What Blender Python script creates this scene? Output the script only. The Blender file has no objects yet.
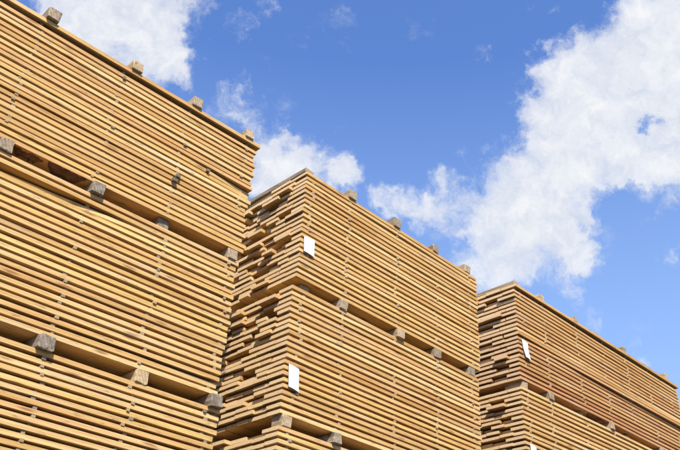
import bpy, bmesh, math, random
from mathutils import Vector, Matrix
random.seed(11)
S = bpy.context.scene
COL = S.collection
R = math.radians

# ------------------------------------------------------------------ camera
CAM_F, PITCH, ROLL, YAW = 788.1, R(32.571), R(3.680), R(42.499)
EYE = Vector((0.0, -3.7897, 1.467))
fwd = Vector((math.sin(YAW)*math.cos(PITCH), math.cos(YAW)*math.cos(PITCH), math.sin(PITCH)))
r0 = Vector((math.cos(YAW), -math.sin(YAW), 0)); u0 = r0.cross(fwd)
rt = r0*math.cos(ROLL) + u0*math.sin(ROLL)
up = u0*math.cos(ROLL) - r0*math.sin(ROLL)
cd = bpy.data.cameras.new('camera'); cam = bpy.data.objects.new('camera', cd); COL.objects.link(cam)
cam.matrix_world = Matrix(((rt.x, up.x, -fwd.x, EYE.x), (rt.y, up.y, -fwd.y, EYE.y), (rt.z, up.z, -fwd.z, EYE.z), (0, 0, 0, 1)))
cd.sensor_width = 36.0; cd.lens = CAM_F/680*36; cd.clip_start = 0.05; cd.clip_end = 3000
S.camera = cam

# ------------------------------------------------------------------ light
SUN_AZ = R(180 + 34)          # compass style, clockwise from +Y: the sun stands before the row, to the left
SUN_EL = R(50)
SKY_STRENGTH = 0.097
SUN_STRENGTH = 5.0
S.view_settings.view_transform = 'Standard'; S.view_settings.look = 'None'
S.view_settings.exposure = 0.95; S.view_settings.gamma = 1.0
to_sun = Vector((math.sin(SUN_AZ)*math.cos(SUN_EL), math.cos(SUN_AZ)*math.cos(SUN_EL), math.sin(SUN_EL)))
sd = bpy.data.lights.new('sun', 'SUN'); sd.energy = SUN_STRENGTH; sd.angle = R(0.53); sd.color = (1.0, 0.94, 0.84)
sun = bpy.data.objects.new('sun', sd); COL.objects.link(sun)
sun.rotation_euler = to_sun.to_track_quat('Z', 'Y').to_euler(); sun.location = (-4, -8, 12)

# ------------------------------------------------------------------ node helper
class NT:
    def __init__(s, tree): s.t = tree
    def n(s, typ, **kw):
        nd = s.t.nodes.new(typ)
        for k, v in kw.items(): setattr(nd, k, v)
        return nd
    def put(s, sock, v):
        if hasattr(v, 'is_linked') or isinstance(v, bpy.types.NodeSocket): s.t.links.new(v, sock)
        else: sock.default_value = v
    def math(s, op, a, b=0.0, clamp=False):
        nd = s.n('ShaderNodeMath', operation=op, use_clamp=clamp); s.put(nd.inputs[0], a); s.put(nd.inputs[1], b); return nd.outputs[0]
    def vmath(s, op, a, b=None):
        nd = s.n('ShaderNodeVectorMath', operation=op); s.put(nd.inputs[0], a)
        if b is not None: s.put(nd.inputs[1], b)
        return nd.outputs['Value'] if op in ('DISTANCE', 'LENGTH', 'DOT_PRODUCT') else nd.outputs[0]
    def noise(s, vec, scale, detail=4.0, rough=0.55, out='Fac', dist=0.0, lac=2.0):
        nd = s.n('ShaderNodeTexNoise'); s.put(nd.inputs['Vector'], vec); s.put(nd.inputs['Scale'], scale)
        nd.inputs['Detail'].default_value = detail; nd.inputs['Roughness'].default_value = rough
        nd.inputs['Distortion'].default_value = dist; nd.inputs['Lacunarity'].default_value = lac
        return nd.outputs[out]
    def mapr(s, v, a, b, c=0.0, d=1.0, typ='LINEAR'):
        nd = s.n('ShaderNodeMapRange', interpolation_type=typ); s.put(nd.inputs['Value'], v)
        for k, x in zip(('From Min', 'From Max', 'To Min', 'To Max'), (a, b, c, d)): s.put(nd.inputs[k], x)
        return nd.outputs['Result']
    def mix(s, f, a, b, blend='MIX'):
        nd = s.n('ShaderNodeMix', data_type='RGBA', blend_type=blend)
        s.put(nd.inputs[0], f); s.put(nd.inputs[6], a); s.put(nd.inputs[7], b); return nd.outputs[2]
    def ramp(s, f, stops, interp='LINEAR'):
        nd = s.n('ShaderNodeValToRGB'); s.put(nd.inputs[0], f); cr = nd.color_ramp; cr.interpolation = interp
        while len(cr.elements) < len(stops): cr.elements.new(0.5)
        for e, (p, c) in zip(cr.elements, stops): e.position = p; e.color = (*c, 1)
        return nd.outputs[0]
    def mapping(s, v, loc=(0, 0, 0), scale=(1, 1, 1)):
        nd = s.n('ShaderNodeMapping'); s.put(nd.inputs['Vector'], v); nd.inputs['Location'].default_value = loc; nd.inputs['Scale'].default_value = scale
        return nd.outputs[0]

# ------------------------------------------------------------------ sky with broken cumulus
def sky_dir(px, py):          # a direction in the world, read off the photograph
    return (rt*(px-340) - up*(py-225) + fwd*CAM_F).normalized()
CLOUDS = [  # x, y, radius, weight
    (650, 45, 62, 1.0), (705, 40, 75, 1.0), (585, 75, 42, 1.0), (545, 65, 26, .7), (535, 105, 26, .7), (600, 130, 55, 1.0), (668, 115, 60, .9),
    (690, 175, 42, .75), (640, 165, 34, .6), (555, 150, 45, 1.0), (560, 205, 40, .95), (525, 235, 48, .9), (485, 255, 42, .75), (505, 195, 44, .85),
    (455, 212, 38, .6), (420, 203, 30, .55), (388, 206, 24, .5), (575, 240, 28, .8), (590, 262, 18, .5), (674, 256, 17, .5), (628, 228, 26, .33), (645, 352, 22, .22), (355, 122, 16, .22), (415, 45, 20, .2), (565, 275, 26, .5),
    (510, 285, 34, .5), (100, 38, 58, .95), (160, 42, 46, .8), (172, 72, 26, .7), (75, 10, 45, .9), (140, 0, 45, .75), (195, 8, 26, .4),
    (278, 140, 46, .52), (248, 100, 26, .42), (322, 160, 38, .58), (280, 178, 40, .7), (352, 170, 20, .3), (345, 168, 20, .4), (262, 185, 26, .8), (338, 12, 24, .27), (215, 118, 26, .5),
    (645, 122, 11, -.85), (118, 48, 16, -.75), (400, 125, 12, .3), (330, 100, 60, -.3), (420, 90, 60, -.5), (620, 205, 22, -.5)]
W = bpy.data.worlds.new('World'); S.world = W; W.use_nodes = True
w = NT(W.node_tree); w.t.nodes.clear()
sky = w.n('ShaderNodeTexSky', sky_type='NISHITA'); sky.sun_disc = False
sky.sun_elevation = SUN_EL; sky.sun_rotation = SUN_AZ; sky.air_density = 1.0; sky.dust_density = 1.3; sky.ozone_density = 2.0
gen = w.vmath('NORMALIZE', w.n('ShaderNodeTexCoord').outputs['Generated'])
wob = w.vmath('SUBTRACT', w.noise(gen, 22, 5, .6, 'Color'), (.5, .5, .5))
wsc = w.n('ShaderNodeVectorMath', operation='SCALE'); w.put(wsc.inputs[0], wob); wsc.inputs['Scale'].default_value = 0.075
vec = w.vmath('NORMALIZE', w.vmath('ADD', gen, wsc.outputs[0]))
dens = 0.0
for px, py, rad, wt in CLOUDS:
    d = w.vmath('DISTANCE', vec, tuple(sky_dir(px, py)))
    b = w.mapr(d, 0.0, 1.35*rad/CAM_F, wt, 0.0, 'SMOOTHSTEP')
    dens = w.math('ADD', dens, b)
dens = w.math('MINIMUM', w.math('MULTIPLY', dens, 1.06), 1.22)
# the same broken cover everywhere else in the sky
far = w.mapr(w.vmath('DISTANCE', gen, tuple(fwd)), 0.50, 0.75, 0, 1, 'SMOOTHSTEP')
cover = w.mapr(w.noise(gen, 3.1, 3, .5), 0.46, 0.66, 0, 1.0, 'SMOOTHSTEP')
dens = w.math('ADD', dens, w.math('MULTIPLY', far, cover))
def billow(v):                # puffs: warped cells over a fractal
    f = w.noise(w.vmath('ADD', v, wsc.outputs[0]), 15, 9, .66)
    vo = w.n('ShaderNodeTexVoronoi', feature='F1'); w.put(vo.inputs['Vector'], w.vmath('ADD', v, wsc.outputs[0])); vo.inputs['Scale'].default_value = 24
    vo.inputs['Detail'].default_value = 1; vo.inputs['Roughness'].default_value = .5
    return w.math('ADD', w.math('MULTIPLY', w.math('SUBTRACT', f, .5), 2.1), w.math('MULTIPLY', w.math('SUBTRACT', .42, vo.outputs['Distance']), .35))
b0 = billow(gen)
b1 = billow(w.vmath('ADD', gen, tuple(Vector((to_sun.x, to_sun.y, to_sun.z+.6)).normalized()*.022)))
fine = w.noise(gen, 7, 4, .6)
dd = w.math('ADD', w.math('ADD', dens, w.math('MULTIPLY', b0, w.mapr(dens, .6, 1.2, 1.0, .6))), w.math('MULTIPLY', w.math('SUBTRACT', fine, 0.5), 0.6))
alpha = w.math('ADD', w.mapr(dd, 0.10, 0.78, 0, .74, 'SMOOTHSTEP'), w.mapr(dd, 0.5, 1.25, 0, .24))
lit = w.mapr(w.math('SUBTRACT', b1, b0), -.42, .58, 1.0, 0.0)  # sunlit and self-shadowed sides of the puffs, painted into the cloud colour
ccol = w.mix(lit, (3.5, 3.8, 4.45, 1), (5.0, 5.05, 5.15, 1))
blue = w.mix(1.0, sky.outputs[0], (0.79, 1.04, 1.49, 1), 'MULTIPLY')
elev = w.n('ShaderNodeSeparateXYZ'); w.put(elev.inputs[0], gen)
blue = w.mix(w.mapr(elev.outputs[2], .70, .12, 0, .75), blue, (2.9, 4.0, 5.6, 1))     # the sky pales towards the horizon
veil = w.noise(w.vmath('ADD', w.mapping(gen, scale=(9, 14, 22)), w.noise(gen, 6, 3, .6, 'Color')), 1.0, 7, .62)
veil = w.mapr(w.math('ADD', w.math('MULTIPLY', dens, .55), w.math('MULTIPLY', w.math('SUBTRACT', veil, .5), 2.2)), .22, 1.0, 0, .55, 'SMOOTHSTEP')
alpha = w.math('MAXIMUM', alpha, veil)
final = w.mix(alpha, blue, ccol)
bg = w.n('ShaderNodeBackground'); w.put(bg.inputs['Color'], final); bg.inputs['Strength'].default_value = SKY_STRENGTH
wo = w.n('ShaderNodeOutputWorld'); w.t.links.new(bg.outputs[0], wo.inputs[0])
W.cycles.sampling_method = 'MANUAL'; W.cycles.sample_map_resolution = 256
S.cycles.max_bounces = 8; S.cycles.diffuse_bounces = 5

# ------------------------------------------------------------------ materials
def mat(name):
    m = bpy.data.materials.new(name); m.use_nodes = True; t = NT(m.node_tree); t.t.nodes.clear()
    p = t.n('ShaderNodeBsdfPrincipled'); o = t.n('ShaderNodeOutputMaterial'); t.t.links.new(p.outputs[0], o.inputs[0])
    return m, t, p
def per_object(t):
    return t.n('ShaderNodeObjectInfo').outputs['Random']
def wood():
    m, t, p = mat('sawn_pine')
    tc = t.n('ShaderNodeTexCoord'); rnd = per_object(t)
    off = t.n('ShaderNodeCombineXYZ'); t.put(off.inputs[0], t.math('MULTIPLY', rnd, 37.0)); t.put(off.inputs[1], t.math('MULTIPLY', rnd, 91.0)); t.put(off.inputs[2], t.math('MULTIPLY', rnd, 53.0))
    v = t.vmath('ADD', tc.outputs['Object'], off.outputs[0])
    tone = t.ramp(rnd, [(0, (0.480, 0.312, 0.120)), (.10, (0.538, 0.374, 0.163)), (.20, (0.495, 0.317, 0.126)), (.30, (0.563, 0.403, 0.185)), (.40, (0.461, 0.293, 0.107)), (.50, (0.514, 0.348, 0.144)), (.60, (0.543, 0.377, 0.140)), (.70, (0.485, 0.300, 0.120)), (.80, (0.533, 0.372, 0.163)), (.88, (0.441, 0.269, 0.099)), (.94, (0.524, 0.341, 0.151))], 'CONSTANT')
    warm = t.n('ShaderNodeAttribute', attribute_type='OBJECT', attribute_name='warm').outputs['Fac']
    tone = t.mix(warm, tone, (.33, .145, .06, 1))
    grain = t.noise(t.mapping(v, scale=(1.6, 34, 60)), 1.0, 6, .6)
    broad = t.noise(t.mapping(v, scale=(1.1, 5, 9)), 1.0, 3, .5)
    c = t.mix(t.mapr(grain, .38, .64, 0, .7), tone, t.mix(1.0, tone, (.66, .52, .40, 1), 'MULTIPLY'))
    c = t.mix(t.mapr(broad, .42, .72, 0, .5), c, t.mix(1.0, tone, (.80, .66, .52, 1), 'MULTIPLY'))
    c = t.mix(t.mapr(broad, .5, .25, 0, .35), c, (.56, .40, .21, 1))
    # knots
    vk = t.n('ShaderNodeTexVoronoi'); t.put(vk.inputs['Vector'], t.mapping(v, scale=(3.2, 9, 20))); vk.inputs['Scale'].default_value = 1.0
    kn = t.mapr(vk.outputs['Distance'], .07, .20, .8, 0)
    c = t.mix(kn, c, (.20, .085, .03, 1))
    # grime and water marks in flecks and smears
    gr = t.noise(t.mapping(v, scale=(9, 40, 50)), 1.0, 6, .7)
    c = t.mix(t.mapr(gr, .57, .70, 0, .75), c, (.15, .09, .05, 1))
    gw = t.noise(t.mapping(v, scale=(.9, 6, 12)), 1.0, 4, .6)
    c = t.mix(t.mapr(gw, .56, .76, 0, .55), c, (.40, .33, .25, 1))
    # sawn ends: rings, in a colour lightened to stand in for stronger sunlight
    no = t.n('ShaderNodeSeparateXYZ'); t.put(no.inputs[0], tc.outputs['Normal'])
    end = t.mapr(t.math('ABSOLUTE', no.outputs[0]), .7, .9)
    wv = t.n('ShaderNodeTexWave', wave_type='RINGS', rings_direction='X'); t.put(wv.inputs['Vector'], v); wv.inputs['Scale'].default_value = 30; wv.inputs['Distortion'].default_value = 3.0; wv.inputs['Detail'].default_value = 2
    ec = t.mix(t.mapr(wv.outputs['Fac'], 0, 1, 0, .35), t.mix(.6, tone, (.74, .57, .37, 1)), t.mix(1.0, tone, (.62, .48, .36, 1), 'MULTIPLY'))
    ec = t.mix(t.mapr(gr, .58, .70, 0, .6), ec, (.17, .11, .07, 1))
    c = t.mix(end, c, ec)
    t.put(p.inputs['Base Color'], c); p.inputs['Roughness'].default_value = .78; p.inputs['Specular IOR Level'].default_value = .25
    bp = t.n('ShaderNodeBump'); bp.inputs['Strength'].default_value = .5; bp.inputs['Distance'].default_value = .004
    t.put(bp.inputs['Height'], t.noise(t.mapping(v, scale=(9, 120, 160)), 1.0, 5, .65)); t.t.links.new(bp.outputs[0], p.inputs['Normal'])
    return m
def old_wood():
    m, t, p = mat('weathered_timber')
    tc = t.n('ShaderNodeTexCoord'); rnd = per_object(t)
    off = t.n('ShaderNodeCombineXYZ'); t.put(off.inputs[0], t.math('MULTIPLY', rnd, 61.0)); t.put(off.inputs[2], t.math('MULTIPLY', rnd, 29.0))
    v = t.vmath('ADD', tc.outputs['Object'], off.outputs[0])
    age = t.n('ShaderNodeAttribute', attribute_type='OBJECT', attribute_name='age').outputs['Fac']
    fresh = t.ramp(rnd, [(0, (.48, .345, .19)), (.5, (.54, .40, .24)), (1, (.43, .30, .16))])
    grey = t.ramp(t.noise(t.mapping(v, scale=(30, 7, 30)), 1.0, 5, .6), [(.28, (.045, .041, .037)), (.48, (.125, .117, .105)), (.72, (.25, .235, .21))])
    c = t.mix(t.math('MULTIPLY', age, .80), fresh, grey)
    g = t.noise(t.mapping(v, scale=(50, 3, 50)), 1.0, 5, .6)
    c = t.mix(t.mapr(g, .5, .72, 0, .6), c, t.mix(1.0, c, (.45, .42, .40, 1), 'MULTIPLY'))
    wv = t.n('ShaderNodeTexWave', wave_type='RINGS', rings_direction='Y'); t.put(wv.inputs['Vector'], v); wv.inputs['Scale'].default_value = 17; wv.inputs['Distortion'].default_value = 3; wv.inputs['Detail'].default_value = 3
    c = t.mix(t.mapr(wv.outputs['Fac'], 0, 1, 0, .5), c, t.mix(1.0, c, (.55, .5, .46, 1), 'MULTIPLY'))
    c = t.mix(t.mapr(t.noise(t.mapping(v, scale=(70, 4, 16)), 1.0, 3, .6), .60, .68, 0, .8), c, (.03, .026, .022, 1))
    c = t.mix(t.mapr(t.noise(t.mapping(v, scale=(18, 12, 26)), 1.0, 5, .7), .52, .72, 0, .55), c, (.20, .145, .085, 1))
    t.put(p.inputs['Base Color'], c); p.inputs['Roughness'].default_value = .9; p.inputs['Specular IOR Level'].default_value = .2
    bp = t.n('ShaderNodeBump'); bp.inputs['Strength'].default_value = .8; bp.inputs['Distance'].default_value = .006
    t.put(bp.inputs['Height'], g); t.t.links.new(bp.outputs[0], p.inputs['Normal'])
    return m
def bark():
    m, t, p = mat('bark'); v = t.n('ShaderNodeTexCoord').outputs['Object']
    c = t.ramp(t.noise(t.mapping(v, scale=(14, 30, 40)), 1.0, 6, .7), [(.3, (.035, .018, .010)), (.55, (.12, .055, .025)), (.75, (.22, .11, .05))])
    t.put(p.inputs['Base Color'], c); p.inputs['Roughness'].default_value = .95
    bp = t.n('ShaderNodeBump'); bp.inputs['Distance'].default_value = .01; t.put(bp.inputs['Height'], t.noise(v, 60, 5, .7)); t.t.links.new(bp.outputs[0], p.inputs['Normal'])
    return m
def paper():
    m, t, p = mat('printed_paper'); v = t.n('ShaderNodeTexCoord').outputs['Object']
    n = t.noise(v, 25, 3, .5)
    c = t.mix(t.mapr(n, .4, .7, 0, 1), (.62, .62, .61, 1), (.47, .50, .50, 1))
    t.put(p.inputs['Base Color'], c); p.inputs['Roughness'].default_value = .6
    bp = t.n('ShaderNodeBump'); bp.inputs['Distance'].default_value = .004; bp.inputs['Strength'].default_value = .6; t.put(bp.inputs['Height'], t.noise(v, 18, 2, .5)); t.t.links.new(bp.outputs[0], p.inputs['Normal'])
    return m
def gravel():
    m, t, p = mat('gravel_yard'); v = t.n('ShaderNodeTexCoord').outputs['Object']
    c = t.ramp(t.noise(v, 45, 5, .7), [(.3, (.032, .03, .026)), (.55, (.066, .06, .052)), (.8, (.12, .11, .097))])
    c = t.mix(t.mapr(t.noise(v, .35, 4, .6), .45, .7, 0, .5), c, (.07, .058, .046, 1))
    t.put(p.inputs['Base Color'], c); p.inputs['Roughness'].default_value = .95
    bp = t.n('ShaderNodeBump'); bp.inputs['Distance'].default_value = .02; t.put(bp.inputs['Height'], t.noise(v, 60, 5, .7)); t.t.links.new(bp.outputs[0], p.inputs['Normal'])
    return m
WOOD, OLD, BARK, PAPER, GRAVEL = wood(), old_wood(), bark(), paper(), gravel()

# ------------------------------------------------------------------ mesh helpers
def mesh(name, verts, faces, m):
    me = bpy.data.meshes.new(name); me.from_pydata(verts, [], faces); me.update(); me.materials.append(m); return me
def obj(name, me, parent=None, loc=(0, 0, 0), rot=(0, 0, 0)):
    o = bpy.data.objects.new(name, me); COL.objects.link(o); o.location = loc; o.rotation_euler = rot
    if parent: o.parent = parent
    return o
T = 0.0249                                  # board thickness
def plank_mesh(L, wd, seg, rough, th=T, wane=0.0, bend=None):
    """A sawn board from x=0 to L, front edge on y=0, underside on z=0; rings carry a little bow and saw wander."""
    vs, fs = [], []
    ph, ph2 = random.random()*6.28, random.random()*6.28; by, bz = random.uniform(-1, 1)*rough*1.6, random.uniform(-1, 1)*rough*.5
    for i in range(seg+1):
        u = i/seg; x = u*L; bb = bend(x) if bend else 0.0
        cy = bb + by*(math.sin(math.pi*u)-.5) + rough*.5*math.sin(ph+u*9); cz = bz*math.sin(ph2+u*5)
        j = lambda k=1.0: random.uniform(-1, 1)*rough*.22*k
        wn = wane*random.random()
        vs += [(x, cy+j(), cz+j()), (x, wd+cy+j(), cz+j()), (x, wd+cy+j(), th+cz+j()), (x, cy+wn+j(), th+cz+j())]
    for i in range(seg):
        a, b = 4*i, 4*i+4
        for k in range(4):
            k2 = (k+1) % 4
            fs.append((a+k, a+k2, b+k2, b+k)[::-1])
    fs += [(3, 2, 1, 0)[::-1], tuple(4*seg+k for k in (3, 2, 1, 0))]
    return mesh('plank', vs, fs, WOOD)
WIDTHS = (.118, .142, .168, .198)
CACHE = {}
def planks_of(L, kind):
    key = (round(L, 2), kind)
    if key not in CACHE:
        if kind == 'front': CACHE[key] = [(plank_mesh(L, wd, 6, .0036), wd+.003) for wd in (.115, .13, .15, .165, .18, .20, .145, .125)]
        else: CACHE[key] = {wd: [plank_mesh(L, wd-.003, 1, .003) for _ in range(3)] for wd in WIDTHS}
    return CACHE[key]
def block_mesh(name, lx, ly, lz, m, rough=0.0, cham=0.006):
    """a squared timber with worn arrises, running along y from 0 to ly, centred on x, resting on z=0"""
    bm = bmesh.new(); bmesh.ops.create_cube(bm, size=1)
    for v in bm.verts: v.co = Vector((v.co.x*lx, (v.co.y+.5)*ly, (v.co.z+.5)*lz))
    if cham: bmesh.ops.bevel(bm, geom=[e for e in bm.edges], offset=cham, segments=1, affect='EDGES')
    for v in bm.verts: v.co += Vector((random.uniform(-1, 1), random.uniform(-1, 1), random.uniform(-.3, .3)))*rough
    me = bpy.data.meshes.new(name); bm.to_mesh(me); bm.free(); me.materials.append(m); return me
STICK = [block_mesh('sticker', random.uniform(.017, .027), 1.03, 1.0, OLD, 0, 0) for _ in range(4)]
def bearer_mesh(h, ly=None): return block_mesh('bearer', random.uniform(.074, .085), ly or random.uniform(1.02, 1.05), h, OLD, .005, .006)

# ------------------------------------------------------------------ ground
g = 600
ground = obj('ground', mesh('ground', [(-g, -g, 0), (g, -g, 0), (g, g, 0), (-g, g, 0)], [(0, 1, 2, 3)], GRAVEL)); ground['kind'] = 'structure'
ground['label'] = 'dark gravelled asphalt yard under the timber stacks'

# ------------------------------------------------------------------ packs
DEPTH = 1.06
def line(z, s, x0): return lambda x: z + s*(x-x0)
def set_thing(o, label, cat, group=None):
    o['label'] = label; o['category'] = cat
    if group: o['group'] = group
def pack(x0, L, bot, top, n, label, stick_x, cap=None, ends=True, skews={}, bends={}, warm=None, ragged=.02, rag=.3):
    """bot/top: lines z(x) of the underside of the lowest and the top of the highest regular layer."""
    root = bpy.data.objects.new('lumber_pack', None); COL.objects.link(root); root.location = (x0, 0, bot(x0)); root.empty_display_size = .2
    set_thing(root, label, 'lumber pack', 'stickered packs of sawn boards')
    B = root.location.z
    fr, inn = planks_of(L, 'front'), planks_of(L, 'in')
    layers = []
    for i in range(n):
        f = i/(n-1)
        lo = lambda x, f=f: bot(x)*(1-f) + (top(x)-T)*f
        layers.append(lo)
    for i, lo in enumerate(layers):
        z0 = lo(x0)-B; sl = math.atan2(lo(x0+L)-lo(x0), L)
        wv = warm(i) if warm else 0.0
        y = 0.0; row = 0; run = random.uniform(-.006, .006); shift = random.uniform(-1, 1)*ragged*.35
        while y < DEPTH-.05:
            if row == 0:
                sk = skews.get(i, (random.uniform(-.0007, .0007), random.uniform(-.0026, .0026)))
                dx = shift + random.uniform(-.006, .006)
                me, fw = random.choice(fr)
                if i in bends: fw = .15; me = plank_mesh(L, .147, 14, .003, bend=bends[i])
                o = obj('plank', me, root, (dx, sk[1], z0+random.uniform(-.0016, .0016)), (0, -sl, sk[0]))
                o.scale = (1, 1, random.uniform(.94, 1.05)); y = fw
            else:
                wd = random.choice(WIDTHS)
                if y + wd > DEPTH: wd = WIDTHS[0]
                q = random.random()
                if not ends: dx = random.uniform(-.02, .02)
                elif q < 1-rag: dx = run + random.uniform(-.004, .004)
                elif q < 1-rag*.5: dx = random.uniform(.015, .06)
                elif q < 1-rag*.3: dx = random.uniform(.07, .18)
                else: dx = -random.uniform(.012, .042)
                if random.random() < .3: run = random.uniform(-.012, .014)
                o = obj('plank', random.choice(inn[wd]), root, (shift+dx, y+.0015, z0+random.uniform(-.0015, .0015)), (random.uniform(-.004, .004), -sl, 0))
                y += wd
            if wv: o['warm'] = max(0.0, min(1.0, wv*random.uniform(.5, 1.3)))
            row += 1
    # stickers between the layers
    for i in range(n-1):
        lo, hi = layers[i], layers[i+1]
        for sx in stick_x:
            x = sx + random.uniform(-.022, .022)
            if random.random() < .10: continue
            gap = hi(x)-lo(x)-T
            yy = random.choice((random.uniform(-.004, .010), random.uniform(-.004, .010), random.uniform(.002, .012), random.uniform(-.007, -.002), random.uniform(.012, .03)))
            o = obj('sticker', random.choice(STICK), root, (x-x0, yy, lo(x)-B+T+.0004), (0, 0, random.uniform(-.015, .015)))
            o.scale = (1, 1, max(.006, gap-.0012)); o['age'] = random.choice((.0, .1, .2, .35, .6))
    # covering boards on top, standing a little proud
    if cap:
        lift, over, xs, th = cap
        cl = L + .02
        capm = [plank_mesh(cl, .17, 5, .004, th) for _ in range(2)]
        y = -over
        for r in range(6):
            z = top(x0)-B + lift
            o = obj('plank', capm[min(r, 1)], root, (xs-x0+random.uniform(-.01, .01)*(r > 0), y, z), (0, -math.atan2(top(x0+L)-top(x0), L), 0)); y += .174
        for sx in stick_x:
            o = obj('sticker', random.choice(STICK), root, (sx-x0, .004, top(sx)-B+.0004)); o.scale = (1, 1, lift-.002); o['age'] = .5
    root['plank_layers'] = n
    return root
def hidden_pack(x0, L, zb, zt, label):
    p = (zt-zb-.012-.085)/20
    root = bpy.data.objects.new('lumber_pack', None); COL.objects.link(root); root.location = (x0, 0, zb)
    set_thing(root, label, 'lumber pack', 'stickered packs of sawn boards')
    bm = bmesh.new()
    for i in range(20):
        for (xa, xb, ya, yb, za, zc) in [(0, L, 0, DEPTH, i*p+.085, i*p+.085+T)] + ([(s-.02, s+.02, 0, DEPTH, i*p+.085+T, (i+1)*p+.085) for s in (.1, L*.33, L*.66, L-.1)] if i < 19 else []) + ([(s-.04, s+.04, 0, DEPTH, 0, .085) for s in (.1, L*.33, L*.66, L-.1)] if i == 0 else []):
            vs = [bm.verts.new(c) for c in ((xa, ya, za), (xb, ya, za), (xb, yb, za), (xa, yb, za), (xa, ya, zc), (xb, ya, zc), (xb, yb, zc), (xa, yb, zc))]
            for fc in ((3, 2, 1, 0), (4, 5, 6, 7), (0, 1, 5, 4), (1, 2, 6, 5), (2, 3, 7, 6), (3, 0, 4, 7)): bm.faces.new([vs[k] for k in fc])
    me = bpy.data.meshes.new('plank_layers'); bm.to_mesh(me); bm.free(); me.materials.append(WOOD)
    o = obj('plank_layers', me, root); o['kind'] = 'stuff'
def bearer(x, ztop_or_bottom, h, label, group, y=0.0, age=.9, slope=0.0, tilt=0.0, ly=None):
    o = obj('bearer', bearer_mesh(h, ly), None, (x, y, ztop_or_bottom), (0, -math.atan(slope)+tilt, random.uniform(-.03, .03)))
    o['age'] = age; set_thing(o, label, 'bearer', group)
    return o

GAP = .080
XL, LL = -1.08, 3.68
XM, LM = 3.072, 2.115
XR, LR = 5.815, 3.36
l0 = line(5.012, .0090, 2.5); l1 = line(4.100, .0112, 2.5); l2 = line(3.100, .0083, 2.5); l3 = line(2.10, .006, 2.5)
m0 = line(5.062, -.020, 3.0); m1 = line(4.138, -.0136, 3.0); m2 = line(3.138, -.0049, 3.0); m3 = line(2.13, -.002, 3.0)
rr0 = line(5.214, -.0033, 5.9); rr1 = line(4.240, .0120, 5.9); rr2 = line(3.235, .006, 5.9); rr3 = line(2.20, .003, 5.9)
off = lambda f, d: (lambda x: f(x)+d)
sL = [-.92, -.35, .30, .93, 1.50, 2.02, 2.52]
sM = [3.165, 3.57, 4.13, 4.63, 5.10]
sR = [5.92, 6.30, 6.92, 7.45, 7.95, 8.45, 9.0]
pack(XL, LL, l1, off(l0, -.056), 22, 'top pack of the left stack, its cover board overhanging against the sky', sL, cap=(.026, .022, XL+.0, .028), ends=False,
     bends={12: lambda x: .030*max(0, (x-3.0)/.68)**1.3, 11: lambda x: .012*max(0, (x-3.1)/.6)}, ragged=.05)
pack(XL, LL-.02, l2, off(l1, -GAP), 22, 'middle pack of the left stack, between two rows of grey bearer ends', sL, ends=False, skews={1: (0, .009)}, bends={19: lambda x: .05*min(1, max(0, (2.95-x)/.8))}, ragged=.05)
pack(XL+.02, LL-.02, l3, off(l2, -GAP), 22, 'lowest visible pack of the left stack, cut off by the bottom left photo corner', sL, ends=False, ragged=.04)
pack(XM+.02, LM, m1, m0, 22, 'top pack of the middle stack, small white label near its front corner', sM, ragged=.014, rag=.42)
pack(XM-.012, LM-.0, m2, off(m1, -GAP), 22, 'second pack of the middle stack, white label low on its front corner', sM, ragged=.018, rag=.2)
pack(XM-.002, LM-.03, m3, off(m2, -GAP), 22, 'lowest visible pack of the middle stack, cut off by the bottom edge of the photo', sM, ragged=.03)
pack(XR, LR, rr1, off(rr0, -.062), 21, 'top pack of the right stack, reddish boards below a thin overhanging cover board', sR, cap=(.030, .022, XR-.005, .028),
     rag=.2, warm=lambda i: .68 if i < 9 else .28, skews={9: (-.010, .0), 10: (.0, -.012)})
pack(XR+.0, LR+.1, rr2, off(rr1, -.074), 21, 'lower pack of the right stack, white label cut by the bottom edge of the photo', sR, rag=.22, warm=lambda i: .12)
for nm, x0, L, tops in (('left', XL, LL, [l3]), ('middle', XM, LM, [m3]), ('right', XR, LR, [off(line(2.2, 0, 0), 0), rr2])):
    z = 0.0
    for k, tp in enumerate([line(1.06, 0, 0)] + tops):
        hidden_pack(x0, L, z, tp(x0+L*.5), '%s pack of the %s stack, out of sight below the photo' % (('lowest', 'second lowest', 'third lowest')[k], nm))
        z = tp(x0+L*.5)
# ------------------------------------------------------------------ bearers between the packs and on top
G1, G2 = 'squared bearers between the packs', 'squared bearers lying on the stacks'
def under(f, xs, gap, labels, ys=None, ages=None, group=G1, lys={}):
    for i, x in enumerate(xs):
        bearer(x, f(x)-gap, gap-.001, labels[i], group, y=(ys[i] if ys else -.01), age=(ages[i] if ages else .9), slope=(f(x+1)-f(x)), ly=lys.get(i))
def on_top(f, xs, labels, hs, ys, ages):
    for i, x in enumerate(xs):
        bearer(x, f(x)+.001, hs[i], labels[i], G2, y=ys[i], age=ages[i], slope=(f(x+1)-f(x)))
ordn = ['first', 'second', 'third', 'fourth', 'fifth', 'sixth', 'seventh', 'eighth', 'ninth']
far_l = ['bearer under the left stack %s pack, %s beyond the left photo edge' % (a, b) for a in ('top', 'middle') for b in ('nearest', 'next', 'farthest')]
under(l1, [.97, 1.53, 2.01, 2.53, .30, -.30, -.92], GAP,
      ['pale grey bearer end under the left stack top pack, at the left photo edge', 'dark grey bearer end under the top pack of the left stack, beside the bark edge',
       'dark recessed bearer end under the top pack of the left stack, between two wider gaps', 'brownish bearer end at the right end of the left stack, under its top pack']+far_l[:3],
      [-.02, -.028, .03, -.006, 0, 0, 0], [.75, 1.0, .95, .65, .9, .9, .9])
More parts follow.
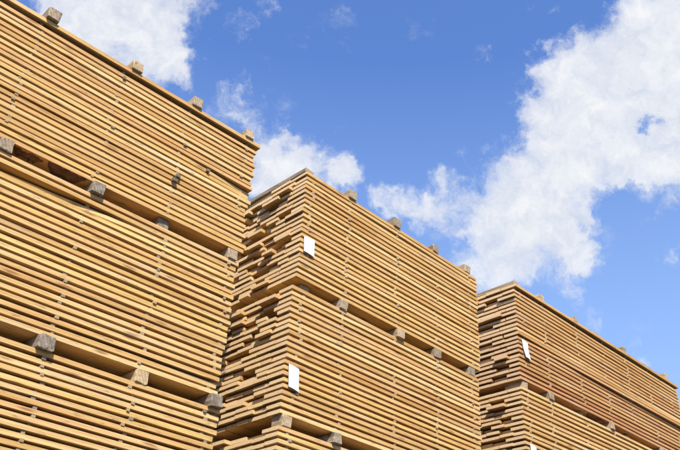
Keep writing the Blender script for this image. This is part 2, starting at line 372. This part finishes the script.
under(l2, [1.475, 2.055, 2.555, .93, .30, -.30, -.92], GAP,
      ['big cracked grey bearer end under the middle pack of the left stack, lower left', 'plain tan bearer end under the left stack middle pack, between two grey ones',
       'big dark grey bearer end at the lower right end of the left stack', 'bearer under the left stack middle pack, just outside the left photo edge']+far_l[3:],
      [-.032, -.004, -.03, -.02, 0, 0, 0], [1.0, .12, 1.0, .9, .9, .9, .9])
under(m1, [3.22, 3.555, 4.175, 4.63, 5.09], GAP, ['shadowed bearer under the front corner of the middle stack top pack', 'grey bearer end under the middle stack top pack, first from the label corner',
      'lighter cracked bearer end under the middle stack top pack, second from the label corner', 'grey bearer end under the middle stack top pack, next to the last on the right',
      'dark bearer end under the right end of the middle stack top pack'], [.05, -.012, -.02, -.012, -.002], [.8, .7, .5, .75, .95])
under(m2, [3.125, 3.56, 4.17, 4.62, 5.07], GAP, ['pale bearer end at the front corner under the second pack of the middle stack', 'grey bearer end near the bottom edge, under the second pack of the middle stack',
      'bearer under the second pack of the middle stack, third from its corner, below the photo', 'bearer under the second pack of the middle stack, fourth from its corner, below the photo',
      'bearer under the right end of the middle stack second pack, below the photo'], [-.002, -.022, -.01, 0, 0], [.4, .9, .8, .8, .8], lys={0: .11})
under(rr1, [5.90, 6.30, 6.92, 7.41, 7.85, 8.5, 9.02], .074, ['recessed pale bearer under the front corner of the right stack top pack', 'grey bearer end under the right stack top pack, first from its corner',
      'dark recessed bearer under the right stack top pack, second from its corner', 'pale dark-sided bearer end under the right stack top pack, third from its corner',
      'dark recessed bearer under the right stack top pack near the bottom right', 'bearer under the right stack top pack, just below the bottom right corner', 'bearer under the far right end of the right stack top pack'],
      [.012, -.015, .05, -.02, .05, 0, 0], [.45, .8, .95, .6, .95, .8, .8], lys={0: .2})
lcap = off(l0, -.002)
on_top(lcap, [.97, 1.57, 2.05, 2.51, .3, -.35, -.9], ['grey bearer end on top of the left stack, in the upper left photo corner', 'pale brown bearer end on top of the left stack, second from the left',
      'squat brown bearer end on top of the left stack, third from the left', 'light bearer end on top of the left stack at its right end',
      'bearer on top of the left stack, first beyond the left photo edge', 'bearer on top of the left stack, second beyond the left photo edge', 'bearer on top of the left stack, farthest beyond the left edge'],
      [.085, .075, .08, .07, .09, .09, .09], [-.045, -.035, -.035, -.035, 0, 0, 0], [.75, .35, .6, .25, .7, .7, .7])
on_top(m0, [3.13, 3.59, 4.12, 4.63, 5.085], ['flat grey bearer along the left end of the middle stack top', 'brown bearer end on top of the middle stack, first right of its corner',
      'dark bearer end on top of the middle stack, second right of its corner', 'small bearer end on top of the middle stack, next to the last on the right', 'pale dark-sided bearer end at the right end of the middle stack top'],
      [.04, .08, .085, .07, .08], [.01, -.01, -.01, -.005, .0], [.75, .6, .85, .65, .5])
on_top(off(rr0, -.002), [5.86, 6.29, 6.92, 7.35, 7.94, 8.4, 8.93], ['low bearer end on the front corner of the right stack top', 'pale bearer end on the right stack, first right of its corner', 'pale bearer end on the right stack, second right of its corner',
      'low flat bearer end on the right stack, about halfway along its top', 'dark upright bearer end on the right stack, against the blue sky', 'very low bearer end on the right stack, next to the last on the right', 'pale bearer end at the far right end of the right stack top'],
      [.04, .065, .06, .035, .075, .03, .08], [.0, -.01, -.01, .0, -.01, .0, -.015], [.4, .35, .35, .4, .8, .5, .4])
# ------------------------------------------------------------------ paper labels stapled to the packs
packs = {o['label']: o for o in bpy.data.objects if o.name.startswith('lumber_pack')}
def label_on(key, pts, curl, lab):
    """pts: x,z of upper left, upper right, lower right, lower left; hangs from its upper edge and lifts away below"""
    root = [o for l, o in packs.items() if l.startswith(key)][0]
    nx, nz = 4, 8; vs, fs = [], []
    for side in (0, 1):
        for j in range(nz+1):
            for i in range(nx+1):
                u, v = i/nx, j/nz
                a = Vector(pts[0]).lerp(Vector(pts[1]), u); b = Vector(pts[3]).lerp(Vector(pts[2]), u); q = a.lerp(b, v)
                y = -.0095 - curl*v**1.6*(1+.35*math.sin(3*u+1)) - .003*math.sin(u*math.pi) - side*.0008
                x = q.x + (pts[4] if len(pts) > 4 else 0)*math.sin(v*math.pi)
                vs.append((x-root.location.x, y, q.y-root.location.z))
    N = (nx+1)*(nz+1)
    for j in range(nz):
        for i in range(nx):
            a = j*(nx+1)+i; f = (a, a+1, a+nx+2, a+nx+1)
            fs.append(tuple(k for k in f)); fs.append(tuple(k+N for k in f)[::-1])
    rim = [i for i in range(nx+1)] + [j*(nx+1)+nx for j in range(1, nz+1)] + [nz*(nx+1)+i for i in range(nx-1, -1, -1)] + [j*(nx+1) for j in range(nz-1, 0, -1)]
    for a, b in zip(rim, rim[1:]+rim[:1]): fs.append((a, a+N, b+N, b))
    o = obj('paper_label', mesh('paper_label', vs, fs, PAPER), root); o['label'] = lab
label_on('top pack of the middle', [(3.118, 4.480), (3.222, 4.490), (3.226, 4.345), (3.122, 4.352)], .005, 'white paper label stapled near the corner')
label_on('second pack of the middle', [(3.088, 3.474), (3.180, 3.464), (3.190, 3.306), (3.098, 3.318)], .005, 'white paper label with faint print')
label_on('top pack of the right', [(5.868, 4.645), (5.962, 4.632), (5.985, 4.462), (5.900, 4.470), -.008], .008, 'narrow white paper label curling away')
label_on('lower pack of the right', [(5.872, 3.652), (5.966, 3.640), (5.972, 3.47), (5.880, 3.48)], .012, 'white paper label')

# ------------------------------------------------------------------ bark and torn wane left on a few boards, broken sticker ends
def bark_on(key, xa, xb, z, y0, y1, lab):
    root = [o for l, o in packs.items() if l.startswith(key)][0]
    n = 14; vs, fs = [], []
    for i in range(n+1):
        x = xa + (xb-xa)*i/n - root.location.x; e = min(1, 5*i/n, 5*(n-i)/n)
        ya, yb = y0 + random.uniform(0, .02), y0+.02+(y1-y0)*e*random.uniform(.55, 1.0); d = .003+e*random.uniform(.002, .014)
        zz = z(x+root.location.x)-root.location.z-.0005
        vs += [(x, ya, zz), (x, (ya+yb)/2, zz-d), (x, yb, zz-d*.5), (x, yb+.004, zz)]
    for i in range(n):
        for k in range(4):
            k2 = (k+1) % 4; fs.append((4*i+k, 4*i+4+k, 4*i+4+k2, 4*i+k2))
    fs += [(0, 1, 2, 3), tuple(4*n+k for k in (3, 2, 1, 0))]
    o = obj('bark_strip', mesh('bark_strip', vs, fs, BARK), root); o['label'] = lab
bark_on('top pack of the left', 1.02, 1.20, l1, .015, .085, 'short strip of dark bark')
bark_on('top pack of the left', 1.22, 1.46, l1, .0, .12, 'dark torn bark along the board underside')
bark_on('top pack of the right', 7.0, 7.32, rr1, .0, .08, 'dark bark under the lowest board')

root = [o for l, o in packs.items() if l.startswith('top pack of the left')][0]
for x, z, w_, h_, y_ in ((2.02, 4.402, 1.3, .020, -.022), (2.00, 4.358, 1.5, .021, -.026), (2.235, 4.57, 1.2, .018, -.014), (1.51, 4.905, 1.2, .019, -.012)):
    o = obj('sticker', random.choice(STICK), root, (x-root.location.x, y_, z-root.location.z), (0, 0, random.uniform(-.05, .05)))
    o.scale = (w_, .12, h_); o['age'] = 1.0; o['label'] = 'dark broken spacer end poking out of the pack'
